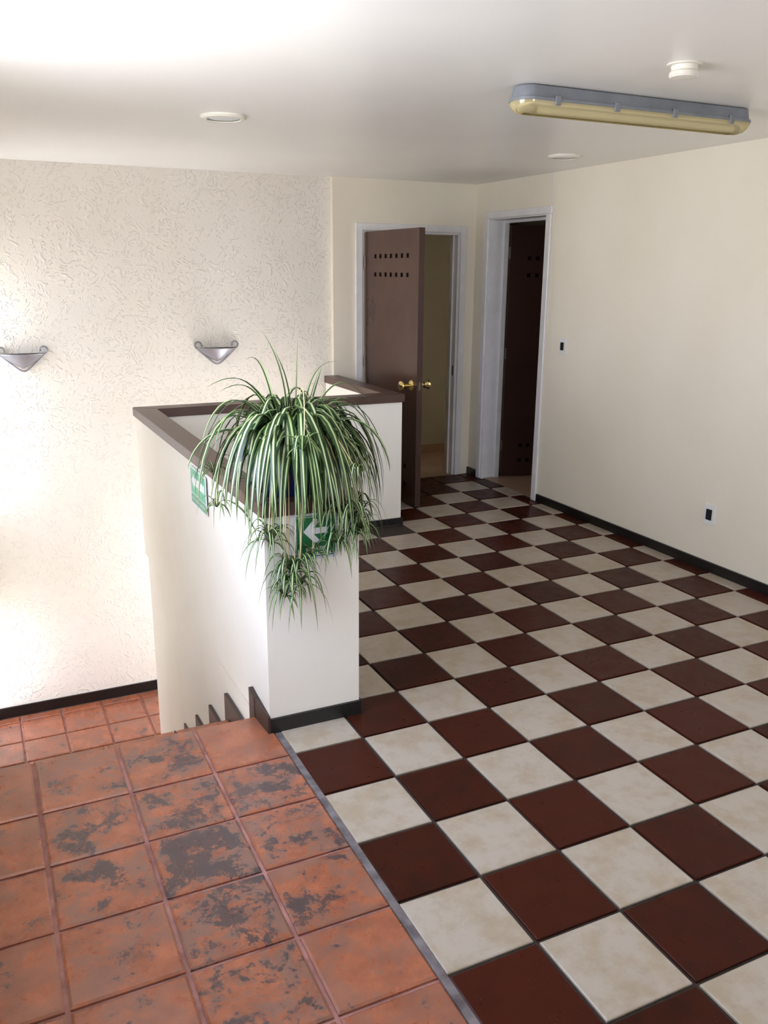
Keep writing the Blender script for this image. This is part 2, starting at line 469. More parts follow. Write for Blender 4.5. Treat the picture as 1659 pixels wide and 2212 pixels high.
# baseboards
struct(box_obj('baseboard_right', 'skirting', (XR-0.05, -8.5, FT+0.03, XR, 8.32, 0.21)))
struct(box_obj('baseboard_rear', 'skirting', (0.1, YR, 0.0, XR-0.06, YR+0.05, 0.21)))
struct(box_obj('baseboard_far', 'skirting', (XR-0.05, 11.51, 0.0, XR, YD, 0.21)))
struct(box_obj('baseboard_back', 'skirting', (XL, YT-0.05, ZL, 5.88, YT, ZL+0.29)))

# windows on the left and behind (outside the frame): painted frames
def window(n, axis, r):
    a0, a1, z0, z1 = r; bs = []
    t = 0.16
    def bar(p0, q0, p1, q1):
        if axis == 'x': bs.append((XL-0.32, p0, q0, XL-0.16, p1, q1))
        else: bs.append((p0, YR-0.32, q0, p1, YR-0.16, q1))
    bar(a0, z0, a0+t, z1); bar(a1-t, z0, a1, z1); bar(a0+t, z0, a1-t, z0+t); bar(a0+t, z1-t, a1-t, z1)
    m = (a0+a1)/2; bar(m-t/2, z0+t, m+t/2, z1-t)
    struct(boxes_obj('window_%d' % n, 'trim', bs))
for n, r in enumerate(WIN_LEFT): window(n+1, 'x', r)
for n, r in enumerate(WIN_REAR): window(len(WIN_LEFT)+n+1, 'y', r)

# ------------------------------------------------------------------ half wall round the stairwell, with planter end
hw = empty('half_wall', (-0.17, -0.37, 0))
tag(hw, 'cream half-height wall with brown wood cap wrapping round the stairwell', 'half wall')
ZW = 3.05; ZK = 3.24
def plan_prism(name, mat, pts, z0, z1, parent):
    bm = B(); add_prism(bm, pts, lambda u, v, t: (u, v, t), z0, z1); return obj(name, bm, mat, parent)
plan_prism('side_wall', 'parapet', [(-0.118, 0.98), (0.15, 0.98), (0.15, 8.30), (-0.212, 8.30)], -0.05, ZW, hw)
boxes_obj('landing_wall', 'parapet', [(0.15, 7.88, -0.02, 5.97, 8.18, ZW), (0.15, 8.18, -0.02, 0.16, 8.30, ZW)], hw)
boxes_obj('return_wall', 'parapet', [(5.65, 8.18, -0.02, 5.97, YD, ZW)], hw)
plan_prism('planter_wall', 'parapet', [(-0.10, -0.37), (0.0, -0.37), (0.0, 0.98), (-0.118, 0.98)], -0.05, ZW, hw)
boxes_obj('planter_wall', 'parapet', [(0.0, -0.37, -0.02, 1.22, -0.20, ZW), (1.06, -0.20, -0.02, 1.22, 0.98, ZW), (0.0, 0.82, -0.02, 1.06, 0.98, ZW), (0.0, -0.20, -0.02, 1.06, 0.82, 2.60)], hw)
# cap rails, mitred in plan
def cap_piece(pts):
    bm = B(); fs = add_prism(bm, pts, lambda u, v, t: (u, v, t), ZW, ZK)
    bmesh.ops.bevel(bm, geom=list({e for f in fs for e in f.edges}), offset=0.012, segments=1, affect='EDGES', profile=0.5)
    return obj('cap_rail', bm, 'wood_cap', hw)
cap_piece([(-0.168, 1.03), (0.20, 1.03), (0.18, 7.83), (-0.265, 8.27)])
cap_piece([(-0.265, 8.27), (0.18, 7.83), (6.02, 7.83), (5.60, 8.27)])
cap_piece([(5.60, 8.27), (6.02, 7.83), (6.02, YD-0.005), (5.60, YD-0.005)])
cap_piece([(-0.15, -0.42), (1.27, -0.42), (1.06, -0.20), (0.06, -0.20)])
cap_piece([(1.27, -0.42), (1.27, 1.03), (1.06, 0.82), (1.06, -0.20)])
cap_piece([(1.27, 1.03), (-0.168, 1.03), (0.06, 0.82), (1.06, 0.82)])
cap_piece([(-0.168, 1.03), (-0.15, -0.42), (0.06, -0.20), (0.06, 0.82)])
box_obj('baseboard', 'skirting', (-0.101, -0.41, -0.03, 1.235, -0.37, 0.205), hw)
box_obj('baseboard', 'skirting', (1.22, -0.37, 0.0, 1.25, 0.98, 0.205), hw)
box_obj('baseboard', 'skirting', (0.17, 7.83, 0.0, 6.01, 7.88, 0.17), hw)
box_obj('baseboard', 'skirting', (5.97, 7.88, 0.0, 6.01, YD-0.06, 0.17), hw)

# stairs down to the lower landing
RIS = -ZL/7; RY = [0.09] + [0.40 + 1.15*k for k in range(1, 7)]      # riser faces
st = empty('staircase', (-2.2, 4, ZL))
tag(st, 'terracotta tiled stairs dropping to the lower landing beside half wall', 'stairs')
for k in range(1, 7):
    z = -k*RIS
    sp_ = box_obj('step', 'grout_pink', (XL, RY[k-1]+0.005, ZL-0.035 if k == 6 else z-RIS*1.2, -0.18, RY[k], z-0.035), st)
    for i in range(0, 4):
        xb = -i*1.028 - (0.185 if i == 0 else GT); xa = max(-(i+1)*1.028 + GT, XL+0.01)
        put_tile('terracotta_tile', 'terracotta', xa, RY[k-1]+0.03, xb, RY[k]+0.03, z-0.035, 0.035, 0.016, sp_, wear=0.2)
# saw-tooth skirting, one board per step on the half wall side
bm = B(); add_prism(bm, [(-0.138, -0.41), (-0.1025, -0.41), (-0.1085, 0.10), (-0.172, 0.10)], lambda u, v, t: (u, v, t + (0.06*(v+0.41)/0.51 if t > 0 else 0)), -0.005, 0.25)
obj('skirting_board', bm, 'stair_skirting', st)
for k in range(0, 7):
    z = -k*RIS; zt = z + 0.335
    if k == 0: pts = [(0.108, 0.31), (0.36, 0.355), (0.36, -RIS+0.30), (0.30, -RIS+0.30), (0.108, -0.08)]
    else:
        ya, yb = RY[k-1], RY[k]
        pts = [(ya+0.27, z), (yb, z), (yb, z-RIS+0.335), (yb+0.26, z-RIS+0.335), (yb+0.26, zt), (ya+0.27, zt)]
    bm = B(); add_prism(bm, pts, lambda u, v, t: (-0.178 if t < 0.5 else -0.0955 - 0.055*(u+0.36)/8.66 - 0.012, u, v), 0, 1); obj('skirting_board', bm, 'stair_skirting', st)

# ------------------------------------------------------------------ doors
def casing(name_parent, parts, mat='trim'):
    for b in parts: box_obj('casing', mat, b, name_parent, bev=0.012)
# far door (door_1): frame in the far wall, leaf swung into the hall
d1 = struct(empty('door_1', (6.76, YD, 0)))
x0, x1, _, z1 = D1
casing(d1, [(x0-0.21, YD-0.07, 0, x0, YD, z1+0.19), (x1, YD-0.07, 0, x1+0.19, YD, z1+0.19), (x0, YD-0.07, z1, x1, YD, z1+0.19)])
for b in [(x0-0.0, YD-0.001, 0, x0+0.07, YD+0.45, z1-0.06), (x1-0.07, YD-0.001, 0, x1, YD+0.45, z1-0.06), (x0, YD-0.001, z1-0.06, x1, YD+0.45, z1)]:
    box_obj('jamb', 'trim', b, d1)
for b in [(x1-0.12, YD+0.2, 0, x1-0.07, YD+0.28, z1-0.06)]: box_obj('door_stop', 'trim', b, d1)
box_obj('strike_plate', 'steel', (x1-0.078, YD+0.06, 3.05, x1-0.069, YD+0.14, 3.35), d1)

def leaf_map(hinge, ang, thick):
    """local (u along width, w across thickness, z) -> world; ang = direction of the leaf in plan"""
    c, s_ = math.cos(ang), math.sin(ang)
    return lambda u, w, z: (hinge[0] + u*c - w*s_, hinge[1] + u*s_ + w*c, z)

def door_leaf(root, hinge, ang, width, z0, z1, thick, knob_sides, holes_on, rows, paint='door'):
    f = leaf_map(hinge, ang, thick)
    bm = B()
    def face_box(u0, w0, za, u1, w1, zb, mi=0):
        P = [f(u, w, z) for z in (za, zb) for u, w in ((u0, w0), (u1, w0), (u1, w1), (u0, w1))]
        v = [bm.verts.new(p) for p in P]
        for q in ((0,3,2,1),(4,5,6,7),(0,1,5,4),(1,2,6,5),(2,3,7,6),(3,0,4,7)):
            fc = bm.faces.new([v[i] for i in q]); fc.material_index = mi
            if q == (1,2,6,5): fc.material_index = 1
    face_box(0, 0, z0, width, thick, z1)
    lf = obj('leaf', bm, [paint, 'door_edge'], root)
    w_out = thick if holes_on > 0 else 0.0
    for z in rows:
        for k in range(7):
            u = 0.58 + k*(width-1.16)/6
            bm = B()
            s = holes_on; h = 0.055
            # square hole drawn as a low raised pyramid, its shade in the near-black colour
            P = [(u-h, z-h), (u+h, z-h), (u+h, z+h), (u-h, z+h)]
            a = [bm.verts.new(f(p, w_out + s*0.004, q)) for p, q in P]
            b = [bm.verts.new(f(p, w_out - s*0.004, q)) for p, q in P]
            c = bm.verts.new(f(u, w_out + s*0.005, z))
            for i in range(4):
                bm.faces.new((a[i], a[(i+1) % 4], c)); bm.faces.new((b[i], b[(i+1) % 4], a[(i+1) % 4], a[i]))
            bm.faces.new(b[::-1]); obj('peg_hole', bm, 'peg', lf)
    for s in knob_sides:
        w0 = thick if s > 0 else 0.0
        n = Vector(f(0, 1, 0)) - Vector(f(0, 0, 0)); n = n*s
        o3 = f(width-0.25, w0, 3.24)
        prof = [(0.0, 0), (0.135, 0.0), (0.135, 0.03), (0.09, 0.07), (0.05, 0.085), (0.045, 0.16), (0.085, 0.20), (0.10, 0.27), (0.115, 0.29), (0.13, 0.31), (0.12, 0.34), (0.06, 0.36), (0.0, 0.36)]
        bm = B(); add_loft(bm, lathe_rings([(max(r, 0.001), h) for r, h in prof], o3, n, 20)); obj('knob', bm, 'brass', lf, smooth=True)
    bm = B()
    P = [f(width+0.004, w, z) for w, z in ((thick*0.3, 3.14), (thick*0.7, 3.14), (thick*0.7, 3.34), (thick*0.3, 3.34))]
    Q = [f(width-0.004, w, z) for w, z in ((thick*0.3, 3.14), (thick*0.7, 3.14), (thick*0.7, 3.34), (thick*0.3, 3.34))]
    add_loft(bm, [P, Q]); obj('latch_plate', bm, 'steel', lf)
    return lf, f
H1 = (x0+0.075, YD-0.10); ANG1 = math.radians(-88.0)
lf1, f1 = door_leaf(d1, H1, ANG1, 2.96, 0.04, 7.10, 0.16, (1, -1), -1, (0.55, 1.05, 5.98, 6.45))
for z in (1.0, 3.6, 6.3):
    bm = B(); add_tube(bm, [(x0+0.055, YD-0.09, z-0.15), (x0+0.055, YD-0.09, z+0.15)], 0.03); obj('hinge', bm, 'steel', d1, smooth=True)

# right door (door_2): deep white reveal, dark leaf opened into the next room
d2 = struct(empty('door_2', (XR, D2[1], 0)))
y0, y1, _, z1 = D2
casing(d2, [(XR-0.06, y0-0.21, 0, XR, y0, z1+0.0), (XR-0.06, y1, 0, XR, y1+0.19, z1), (XR-0.06, y0-0.23, z1, XR, y1+0.19, z1+0.19)])
for b in [(XR-0.001, y1-0.03, 0, XO-0.12, y1, z1-0.03), (XR-0.001, y0, 0, XO, y0+0.03, z1-0.03), (XR-0.001, y0, z1-0.03, XO, y1, z1),
          (XO-0.12, y1-0.10, 0, XO+0.02, y1, z1-0.03), (XO-0.12, y0+0.03, z1-0.10, XO+0.02, y1-0.10, z1-0.03)]:
    box_obj('jamb', 'trim', b, d2)
H2 = (XO+0.05, y1-0.17); ANG2 = math.radians(-14)
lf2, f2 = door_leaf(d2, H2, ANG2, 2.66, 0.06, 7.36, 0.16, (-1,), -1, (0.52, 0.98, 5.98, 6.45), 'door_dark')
for z in (1.0, 3.75, 6.6):
    bm = B(); add_tube(bm, [(XO+0.045, y1-0.155, z-0.16), (XO+0.045, y1-0.155, z+0.16)], 0.035); obj('hinge', bm, 'steel', d2, smooth=True)

# rooms beyond the doors
struct(box_obj('floor', 'beige_floor', (5.9, YD+0.02, -0.6, 13, 15.5, -0.005)))
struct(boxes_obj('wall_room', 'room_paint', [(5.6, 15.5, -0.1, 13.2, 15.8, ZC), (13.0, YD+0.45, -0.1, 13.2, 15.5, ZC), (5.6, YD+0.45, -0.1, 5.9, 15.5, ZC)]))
struct(box_obj('baseboard_room', 'wood_skirting', (5.9, 15.44, 0, 13, 15.5, 0.24)))
struct(box_obj('floor', 'beige_floor', (XR+0.125, 6.0, -0.6, 16, 11.98, -0.005)))
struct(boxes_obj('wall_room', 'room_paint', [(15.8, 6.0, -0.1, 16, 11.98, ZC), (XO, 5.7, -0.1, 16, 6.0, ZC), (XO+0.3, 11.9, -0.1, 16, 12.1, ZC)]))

# ------------------------------------------------------------------ wall plates
def plate(name, label, cat, y, z, w, h, insert, iw, ih, part):
    r = empty(name, (XR, y, z-h/2)); tag(r, label, cat)
    bm = B(); add_prism(bm, rrect(y-w/2, z-h/2, y+w/2, z+h/2, 0.02), lambda u, v, t: (t, u, v), XR-0.001, XR-0.035)
    obj('cover_plate', bm, 'white_metal', r)
    bm = B(); add_box(bm, XR-0.055, y-iw/2, z-ih/2, XR-0.03, y+iw/2, z+ih/2, bev=0.008); obj(part, bm, insert, r)
plate('light_switch', 'white light switch with black rocker beside the second doorway', 'light switch', 7.575, 4.26, 0.26, 0.42, 'black', 0.13, 0.20, 'rocker')
plate('wall_outlet', 'white wall outlet with black socket low on right wall', 'outlet', 2.205, 1.215, 0.30, 0.42, 'black', 0.15, 0.23, 'socket')

# ------------------------------------------------------------------ ceiling fixtures
def downlight(cx, cy, r, label):
    t = empty('downlight', (cx, cy, ZC)); tag(t, label, 'ceiling light', 'round recessed ceiling lights')
    bm = B(); add_loft(bm, lathe_rings([(r*0.70, -0.001), (r, -0.001), (r, -0.025), (r*0.93, -0.055), (r*0.74, -0.06), (r*0.70, -0.045)], (cx, cy, ZC), n=40), cap0=False, cap1=False)
    obj('trim_ring', bm, 'detector', t, smooth=True)
    bm = B(); add_loft(bm, lathe_rings([(r*0.70, -0.02), (r*0.69, -0.035), (r*0.4, -0.045), (0.001, -0.05)], (cx, cy, ZC), n=40)); obj('lens', bm, 'sign_white', t, smooth=True)
downlight(0.88, 4.30, 0.375, 'round white recessed ceiling light near the textured wall, above the plant')
downlight(8.66, 5.68, 0.345, 'round white recessed ceiling light close to the right wall')
sd = empty('smoke_detector', (4.83, -1.80, ZC)); tag(sd, 'white round smoke detector on the ceiling beyond the tube light', 'smoke detector')
bm = B(); add_loft(bm, lathe_rings([(0.205, -0.001), (0.205, -0.016), (0.15, -0.022)], (4.83, -1.80, ZC), n=32)); obj('base_plate', bm, 'detector', sd, smooth=True)
bm = B(); add_loft(bm, lathe_rings([(0.155, -0.022), (0.152, -0.045), (0.148, -0.075), (0.168, -0.092), (0.172, -0.128), (0.155, -0.15), (0.08, -0.16), (0.001, -0.161)], (4.83, -1.80, ZC), n=32)); obj('sensor_body', bm, 'detector', sd, smooth=True)

FX0, FX1, FY0, FY1 = 3.68, 7.88, -0.14, 0.34
fx = empty('fluorescent_fixture', ((FX0+FX1)/2, (FY0+FY1)/2, ZC))
tag(fx, 'long grey fluorescent tube fixture with yellowed clear cover on the ceiling', 'ceiling light')
def st_ring(ins, z): return stadium(FX0+ins, FX1-ins, FY0+ins, FY1-ins, 0.21-ins*0.4, z, 8)
bm = B(); add_loft(bm, [st_ring(0.06, ZC-0.001), st_ring(0.03, ZC-0.02), st_ring(0.012, ZC-0.16), st_ring(-0.01, ZC-0.165), st_ring(-0.01, ZC-0.20), st_ring(0.02, ZC-0.205)])
obj('housing', bm, 'fixture_grey', fx, smooth=True)
bm = B(); add_loft(bm, [st_ring(0.0, ZC-0.20), st_ring(0.005, ZC-0.24), st_ring(0.025, ZC-0.28), st_ring(0.065, ZC-0.325), st_ring(0.14, ZC-0.345)], cap0=False)
obj('clear_cover', bm, 'cover', fx, smooth=True)
bm = B(); add_box(bm, FX0+0.18, FY0+0.09, ZC-0.235, FX1-0.18, FY1-0.09, ZC-0.207); obj('reflector', bm, 'detector', fx)
for yy in (FY0+0.16, FY1-0.16):
    bm = B(); add_tube(bm, [(FX0+0.30, yy, ZC-0.29), (FX1-0.22, yy, ZC-0.29)], 0.045, 12); tb = obj('fluorescent_tube', bm, 'sign_white', fx, smooth=True)
    for xa in (FX0+0.20, FX1-0.30):
        bm = B(); add_tube(bm, [(xa, yy, ZC-0.29), (xa+0.10, yy, ZC-0.29)], 0.052, 12); obj('end_cap', bm, 'steel', tb, smooth=True)
for xx in (FX0+0.55, FX0+1.55, FX0+2.6, FX1-0.5):
    bm = B(); add_box(bm, xx-0.045, FY0-0.018, ZC-0.25, xx+0.045, FY0+0.014, ZC-0.13, bev=0.008); obj('clip', bm, 'fixture_grey', fx)

# ------------------------------------------------------------------ wall sconces
def sconce(cx, label):
    zt = 4.09; zb = 3.74; hwid = 0.53; yw = YT
    t = empty('wall_sconce', (cx, yw, zb)); tag(t, label, 'wall light', 'silver half-bowl wall lights on the textured wall')
    def ring(s, off=0.0):            # s: 0 bottom .. 1 top; half ellipse from the wall
        w = (0.05 + (hwid-0.05)*s**0.72) - off; d = (0.06 + 0.30*s**0.75) - off; z = zb + 0.02 + (zt-zb-0.02)*s
        return [(cx - w*math.cos(a), yw - 0.012 - d*max(math.sin(a), 0)**0.9, z) for a in [math.pi*k/24 for k in range(25)]]
    rings = [ring(s) for s in (0.0, 0.1, 0.25, 0.45, 0.7, 0.93, 1.0)]
    bot = [(cx + (p[0]-cx)*0.3, yw-0.012+(p[1]-yw+0.012)*0.3, zb-0.005) for p in rings[0]]
    bm = B(); add_loft(bm, [bot] + rings + [ring(1.0, 0.022), ring(0.7, 0.022), ring(0.3, 0.022)], closed=True, cap0=True, cap1=True)
    obj('bowl', bm, 'silver', t, smooth=True)
    bm = B(); top = ring(1.0, -0.008); add_tube(bm, top, 0.016, 6); obj('rim', bm, 'silver', t, smooth=True)
    # V frame with scrolls
    path = []
    r = 0.085
    for sgn in (-1, 1):
        seg = []
        ccx = cx + sgn*(hwid - 0.04); ccz = zt + 0.075
        for k in range(15):
            a = math.radians(-20 + k*17.0)         # scroll: from inner rim over the top to the outer side
            seg.append((ccx - sgn*r*math.cos(a), yw-0.05, ccz + r*math.sin(a)))
        seg = [p for p in seg]
        if sgn < 0: left = seg
        else: right = seg
    vpts = []
    xl, zl = left[-1][0], left[-1][2]
    for k in range(1, 24):
        s = k/24; x = xl + (2*cx - 2*xl)*s
        d = abs(x-cx)/(cx-xl)
        z = zb - 0.075 + (zl - zb + 0.075)*(math.sqrt(d*d+0.03)-math.sqrt(0.03))/(math.sqrt(1.03)-math.sqrt(0.03))
        vpts.append((x, yw-0.05, z))
    bm = B(); add_tube(bm, left + vpts + right[::-1], 0.021, 8); obj('scroll_frame', bm, 'silver', t, smooth=True)
sconce(2.62, 'silver half-bowl wall sconce with scroll ends, behind the spider plant')
sconce(-2.14, 'silver half-bowl wall sconce cut off at the left edge')

# ------------------------------------------------------------------ signs
def text_part(txt, size, center, mapf, parent, mat, bold=0.0, name='lettering'):
    c = bpy.data.curves.new('t', 'FONT'); c.body = txt; c.size = 1.0; c.align_x = 'CENTER'; c.align_y = 'CENTER'
    c.offset = bold; c.resolution_u = 2
    o = bpy.data.objects.new('t', c); COL.objects.link(o)
    dg = bpy.context.evaluated_depsgraph_get(); me = bpy.data.meshes.new_from_object(o.evaluated_get(dg))
    bm = B(); bm.from_mesh(me); bpy.data.objects.remove(o); bpy.data.meshes.remove(me)
    w = max(v.co.x for v in bm.verts) - min(v.co.x for v in bm.verts)
    k = size/w
    for v in bm.verts: v.co = mapf(center[0] + v.co.x*k, center[1] + v.co.y*k, 0.0)
    return obj(name, bm, mat, parent)
# front sign: white plate with rounded corners, chevron arrow
s1 = empty('evacuation_sign', (0.595, -0.37, 2.42)); tag(s1, 'dark green evacuation route sign with chevron arrow on the planter front', 'sign')
SX0, SX1, SZ0, SZ1 = 0.29, 0.91, 2.41, 3.04
fm = lambda base: (lambda u, v, t: (u, base - t, v))
bm = B(); add_prism(bm, rrect(SX0, SZ0, SX1, SZ1, 0.05), fm(-0.371), 0, 0.018); obj('plate', bm, 'sign_frame', s1)
bm = B(); add_prism(bm, rrect(SX0+0.02, SZ0+0.035, SX1-0.045, SZ1-0.03, 0.03), fm(-0.389), 0, 0.003); obj('green_panel', bm, 'green', s1)
def U(u, v): return (SX0 + u*(SX1-SX0), SZ1 - v*(SZ1-SZ0))
arrow = [U(*p) for p in ((.213, .385), (.487, .10), (.575, .18), (.443, .32), (.757, .32), (.757, .45), (.443, .45), (.575, .59), (.487, .67))]
bm = B(); add_prism(bm, arrow, fm(-0.392), 0, 0.003); obj('arrow', bm, 'sign_white', s1)
# thin white keyline
def frame_pts(bm, a, b, w, mapf, t1):
    (u0, v0), (u1, v1) = a, b
    for q in ((u0, v0, u1, v0+w), (u0, v1-w, u1, v1), (u0, v0+w, u0+w, v1-w), (u1-w, v0+w, u1, v1-w)):
        add_prism(bm, [(q[0], q[1]), (q[2], q[1]), (q[2], q[3]), (q[0], q[3])], mapf, 0, t1)
bm = B(); frame_pts(bm, (SX0+0.032, SZ0+0.05), (SX1-0.058, SZ1-0.045), 0.006, fm(-0.392), 0.002); obj('keyline', bm, 'sign_white', s1)
text_part('RUTA DE', 0.27, U(.49, .775), fm(-0.394), s1, 'sign_white', 0.018)
text_part('EVACUACIÓN', 0.42, U(.49, .885), fm(-0.394), s1, 'sign_white', 0.018)
# side sign: landscape, faded, block arrow
s2 = empty('evacuation_sign', (-0.17, 2.85, 2.35)); tag(s2, 'pale green evacuation route sign with block arrow on the half wall side', 'sign')
Ya, Yb, Za, Zb = 3.36, 2.34, 2.36, 2.98           # left edge is the larger y
sm = lambda base: (lambda u, v, t: (base - t, Ya + (Yb-Ya)*u, Zb + (Za-Zb)*v))
bm = B(); add_prism(bm, [(0, 0), (1, 0), (1, 1), (0, 1)], sm(-0.171), 0, 0.010); obj('plate', bm, 'sign_white', s2)
bm = B(); add_prism(bm, [(.03, .035), (.97, .035), (.97, .705), (.03, .705)], sm(-0.181), 0, 0.003); obj('green_panel', bm, 'green_pale', s2)
bm = B(); add_prism(bm, [(.03, .735), (.97, .735), (.97, .965), (.03, .965)], sm(-0.181), 0, 0.003); obj('green_band', bm, 'green_band', s2)
bm = B(); add_prism(bm, [(.10, .36), (.25, .15), (.25, .25), (.92, .25), (.92, .46), (.25, .46), (.25, .57)], sm(-0.184), 0, 0.003); obj('arrow', bm, 'sign_white', s2)
asp = (Ya-Yb)/(Zb-Za)
tm = sm(-0.186)
text_part('RUTA DE EVACUACIÓN', 0.80, (0, 0), lambda u, v, t: tm(0.5 + u, 0.85 - v*asp, t), s2, 'sign_white', 0.012)

# ------------------------------------------------------------------ spider plant
PX, PYY = 0.52, 0.30
pl = empty('spider_plant', (PX, PYY, 2.6)); tag(pl, 'large variegated spider plant spilling over the planter with hanging plantlets', 'potted plant')
bm = B(); add_loft(bm, lathe_rings([(0.30, 0.0), (0.31, 0.02), (0.40, 1.0), (0.43, 1.0), (0.435, 1.08), (0.40, 1.08), (0.385, 0.98)], (PX, PYY, 2.602), n=32), cap1=False); obj('pot', bm, 'pot', pl, smooth=True)
bm = B(); add_loft(bm, lathe_rings([(0.386, 0.99), (0.25, 1.02), (0.001, 1.03)], (PX, PYY, 2.602), n=24), cap0=False); obj('soil', bm, 'soil', pl, smooth=True)

def add_leaf(bm, P, w, nseg=12, cup=0.25, side=None):
    """P: list of Vector control points (quadratic/cubic bezier); three strips: green, cream, green"""
    def bez(t):
        Q = [Vector(p) for p in P]
        while len(Q) > 1: Q = [a.lerp(b, t) for a, b in zip(Q, Q[1:])]
        return Q[0]
    pts = [bez(k/nseg) for k in range(nseg+1)]
    hor = Vector(P[-1]) - Vector(P[0]); hor.z = 0
    if hor.length < 1e-3: hor = Vector((1, 0, 0))
    sd = Vector((-hor.y, hor.x, 0)).normalized() if side is None else Vector(side).normalized()
    rows = []
    for k, p in enumerate(pts):
        t = k/nseg
        d = (pts[min(k+1, nseg)] - pts[max(k-1, 0)]).normalized()
        s_ = (sd - d*sd.dot(d)).normalized(); nrm = s_.cross(d)
        ww = w*min(1, 0.55+1.6*t)*(1-t**3.0)**0.8 if t < 1 else 0.0
        ww = max(ww, 0.0006)
        c = cup*ww
        rows.append([bm.verts.new(p + s_*ww*a + nrm*abs(a)*c*(1 if abs(a) > 0.5 else 0.3)) for a in (-1, -0.30, 0.30, 1)])
    for a, b in zip(rows, rows[1:]):
        for i in range(3):
            f = bm.faces.new((a[i], a[i+1], b[i+1], b[i])); f.material_index = 1 if i == 1 else 0; f.smooth = True

LM = ['leaf_green', 'leaf_cream']
def leaf_obj(P, w, **kw):
    bm = B(); add_leaf(bm, P, w, **kw)
    return obj('leaf', bm, LM, pl, origin=P[0], normals=False)
CR = Vector((PX, PYY, 3.66))
rnd = random.Random(11)
def fountain(n, az_fn, r_rng, h_rng, d_rng, w_rng):
    for k in range(n):
        az = az_fn(k, n); base = CR + Vector((rnd.uniform(-.2, .2), rnd.uniform(-.2, .2), 0))
        o = Vector((math.cos(az), math.sin(az), 0))
        r = rnd.uniform(*r_rng); h = rnd.uniform(*h_rng); d = rnd.uniform(*d_rng)
        if d > 0.35: r = max(r, 0.98 + 0.1*rnd.random())
        tip = base + o*r + Vector((0, 0, -d))
        tw = Vector((-o.y, o.x, 0))*rnd.uniform(-.42, .42)
        k1 = rnd.uniform(.12, .40); k2 = rnd.uniform(.62, .90)
        p1 = base + o*r*k1 + Vector((0, 0, h*0.95)); p2 = base + o*r*k2 + tw*0.5 + Vector((0, 0, h*1.2)); p3 = base + o*r*1.02 + tw*0.9 + Vector((0, 0, -d*0.2 + 0.1))
        leaf_obj([base, p1, p2, p3, tip + tw], rnd.uniform(*w_rng)*1.12)
full = lambda k, n: 2*math.pi*(k + rnd.random())/n
front = lambda k, n: math.radians(rnd.uniform(200, 372))
fountain(36, full, (0.35, 0.85), (0.55, 1.15), (-0.75, -0.05), (0.030, 0.046))
fountain(44, full, (0.60, 1.05), (0.45, 1.00), (-0.30, 0.30), (0.030, 0.048))
fountain(56, front, (0.85, 1.25), (0.55, 1.10), (0.30, 0.85), (0.030, 0.050))
fountain(52, front, (0.80, 1.10), (0.30, 0.75), (0.40, 0.90), (0.028, 0.046))
fountain(34, full, (1.0, 1.28), (0.55, 1.1), (0.0, 0.75), (0.030, 0.046))
# individual leaves that break the outline
for P, w in [
    ([(PX-.05, .3, 3.66), (.55, .3, 4.5), (.42, .28, 4.95), (.17, .3, 5.33)], .034),
    ([(PX, .3, 3.66), (.6, .3, 4.4), (.5, .3, 4.8), (.32, .3, 5.08)], .03),
    ([(PX, .3, 3.66), (.62, .32, 4.3), (.62, .32, 4.8), (.66, .34, 5.22)], .012),
    ([(PX-.1, .3, 3.66), (.3, .3, 4.6), (.15, .28, 5.15), (-.09, .2, 4.98)], .03),
    ([(PX-.1, .25, 3.66), (.2, .2, 4.7), (-.2, .1, 4.95), (-.66, .0, 4.68)], .036),
    ([(PX-.1, .25, 3.66), (.2, .2, 4.55), (-.1, .1, 4.85), (-.50, .0, 4.62)], .034),
    ([(PX-.1, .25, 3.66), (.0, .15, 4.7), (-.55, .0, 4.75), (-.78, -.1, 4.0)], .034),
    ([(PX-.1, .25, 3.66), (.0, .15, 4.6), (-.5, .0, 4.55), (-.62, -.1, 3.9)], .03),
    ([(PX+.1, .3, 3.66), (.75, .35, 4.6), (.85, .4, 4.95), (1.28, .4, 4.89)], .02),
    ([(PX+.1, .3, 3.66), (.8, .4, 4.3), (.95, .5, 4.6), (1.06, .5, 4.83)], .03),
    ([(PX+.1, .3, 3.66), (1.0, .3, 4.9), (1.35, .25, 4.75), (1.66, .2, 4.3)], .032),
    ([(PX+.1, .3, 3.66), (1.1, .3, 4.8), (1.6, .25, 4.6), (1.80, .2, 3.45)], .032),
    ([(PX+.1, .3, 3.66), (1.1, .2, 4.7), (1.65, .15, 4.5), (1.86, .1, 3.45)], .03),
    ([(PX+.1, .3, 3.66), (1.0, .2, 4.6), (1.5, .1, 4.4), (1.72, .0, 3.3)], .03),
    ([(PX+.1, .2, 3.66), (.9, .0, 4.6), (1.35, -.2, 4.3), (1.55, -.3, 3.1)], .03),
    ([(PX-.1, .2, 3.66), (.2, -.2, 4.5), (-.1, -.6, 4.2), (-.25, -.75, 2.95)], .034),
    ([(PX-.1, .2, 3.66), (.1, -.2, 4.5), (-.3, -.6, 4.2), (-.38, -.7, 2.75)], .03),
    ([(PX, .2, 3.66), (.4, -.3, 4.6), (.3, -.7, 4.2), (.26, -.85, 2.9)], .034),
    ([(PX, .2, 3.66), (.6, -.3, 4.5), (.6, -.7, 4.2), (.64, -.85, 2.95)], .032),
    ([(PX, .2, 3.66), (.3, -.3, 4.4), (.05, -.65, 4.1), (-.02, -.78, 2.8)], .034),
]: leaf_obj([Vector(p) for p in P], w*1.3, nseg=14)

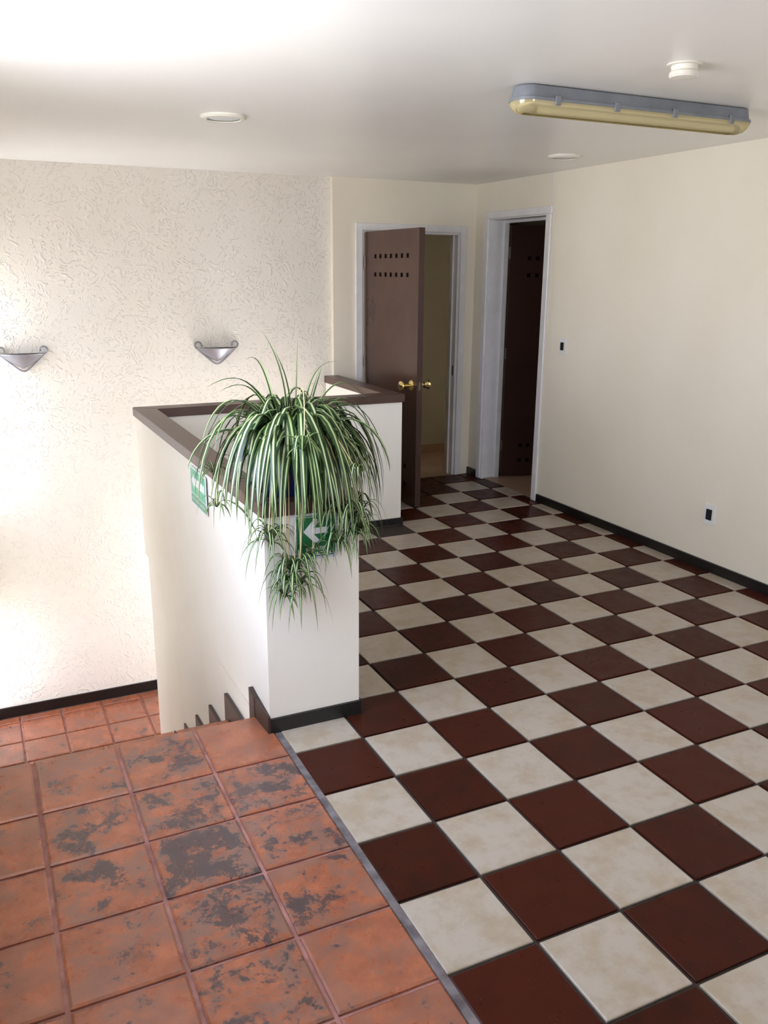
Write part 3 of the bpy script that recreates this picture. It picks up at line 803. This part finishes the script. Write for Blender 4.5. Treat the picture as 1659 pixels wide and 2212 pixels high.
# runners with hanging plantlets
def plantlet(c, n, r, droop, seed, up=0.4):
    q = random.Random(seed); bm = B(); c = Vector(c)
    for k in range(n):
        az = 2*math.pi*(k + q.random()*0.8)/n; o = Vector((math.cos(az), math.sin(az), 0))
        rr = r*q.uniform(.6, 1.15); h = rr*q.uniform(.3, up+.6)
        tip = c + o*rr + Vector((0, 0, -droop*rr*q.uniform(.0, 1.0)))
        yl = -0.405
        P = [c, c + o*rr*0.25 + Vector((0, 0, h)), c + o*rr*0.8 + Vector((0, 0, h*0.9)), tip]
        for p in P:
            if p.y > yl and p.z < 3.3 and p.x > -0.25 and p.x < 1.25: p.y = yl - 0.005
        add_leaf(bm, P, q.uniform(.016, .027), nseg=8)
    return obj('plantlet', bm, LM, pl, origin=c, normals=False)
def runner(P, r=0.007):
    def bez(t):
        Q = [Vector(p) for p in P]
        while len(Q) > 1: Q = [a.lerp(b, t) for a, b in zip(Q, Q[1:])]
        return Q[0]
    bm = B(); add_tube(bm, [bez(k/18) for k in range(19)], r, 5); obj('runner', bm, 'runner', pl, origin=P[0], smooth=True)
def hang(c, lift, sx=0.0):
    c = Vector(c); top = Vector((PX + (c.x-PX)*0.25, 0.1, 3.66))
    yf = min(c.y, -0.50)
    runner([top, (PX + (c.x-PX)*0.6, -0.3, lift + 0.9), (c.x + sx, yf - 0.12, lift + 0.3), (c.x + sx, yf - 0.1, 3.0), c])
PLS = [((-.06, -.55, 2.74), 17, .40, 1.0, 1), ((.16, -.56, 2.42), 14, .34, .8, 2), ((.30, -.58, 2.40), 14, .34, .8, 3),
       ((.10, -.60, 2.25), 15, .34, 1.0, 4), ((.28, -.62, 2.12), 18, .40, 1.2, 5), ((.08, -.60, 2.02), 14, .32, 1.2, 6),
       ((.86, -.58, 3.02), 16, .38, .9, 7), ((1.02, -.56, 2.92), 16, .40, .9, 8), ((.95, -.60, 2.74), 16, .40, 1.0, 9),
       ((1.10, -.55, 2.70), 14, .36, 1.0, 10), ((.84, -.58, 2.62), 12, .30, 1.2, 11), ((.48, -.56, 2.52), 10, .34, .5, 12),
       ((1.18, -.52, 2.98), 14, .36, .9, 13), ((.74, -.58, 3.05), 14, .34, .9, 14), ((1.05, -.62, 3.10), 14, .36, .9, 15), ((1.14, -.56, 2.80), 14, .36, 1.1, 16), ((.20, -.62, 2.30), 14, .34, 1.0, 17), ((-.10, -.56, 2.86), 12, .36, .8, 18)]
for c, n, r, dr, sd_ in PLS:
    plantlet(c, n, r, dr, sd_); hang(c, 3.66, random.uniform(-.04, .04))
plantlet((-.46, .55, 3.0), 10, .30, .9, 20); runner([(PX-.15, .3, 3.66), (.0, .45, 4.3), (-.35, .5, 4.2), (-.47, .55, 3.4), (-.46, .55, 3.0)])
plantlet((.30, -.80, 3.96), 14, .34, .3, 21, .7); runner([(PX, .2, 3.66), (PX, -.1, 5.0), (.40, -.7, 4.9), (.30, -.80, 3.96)])
plantlet((1.05, -.72, 3.62), 9, .18, .3, 22, .8); runner([(PX+.1, .2, 3.66), (.6, -.1, 4.7), (.7, -.5, 4.3), (1.05, -.72, 3.62)])
plantlet((-.42, .75, 3.38), 12, .34, .5, 23, .5)
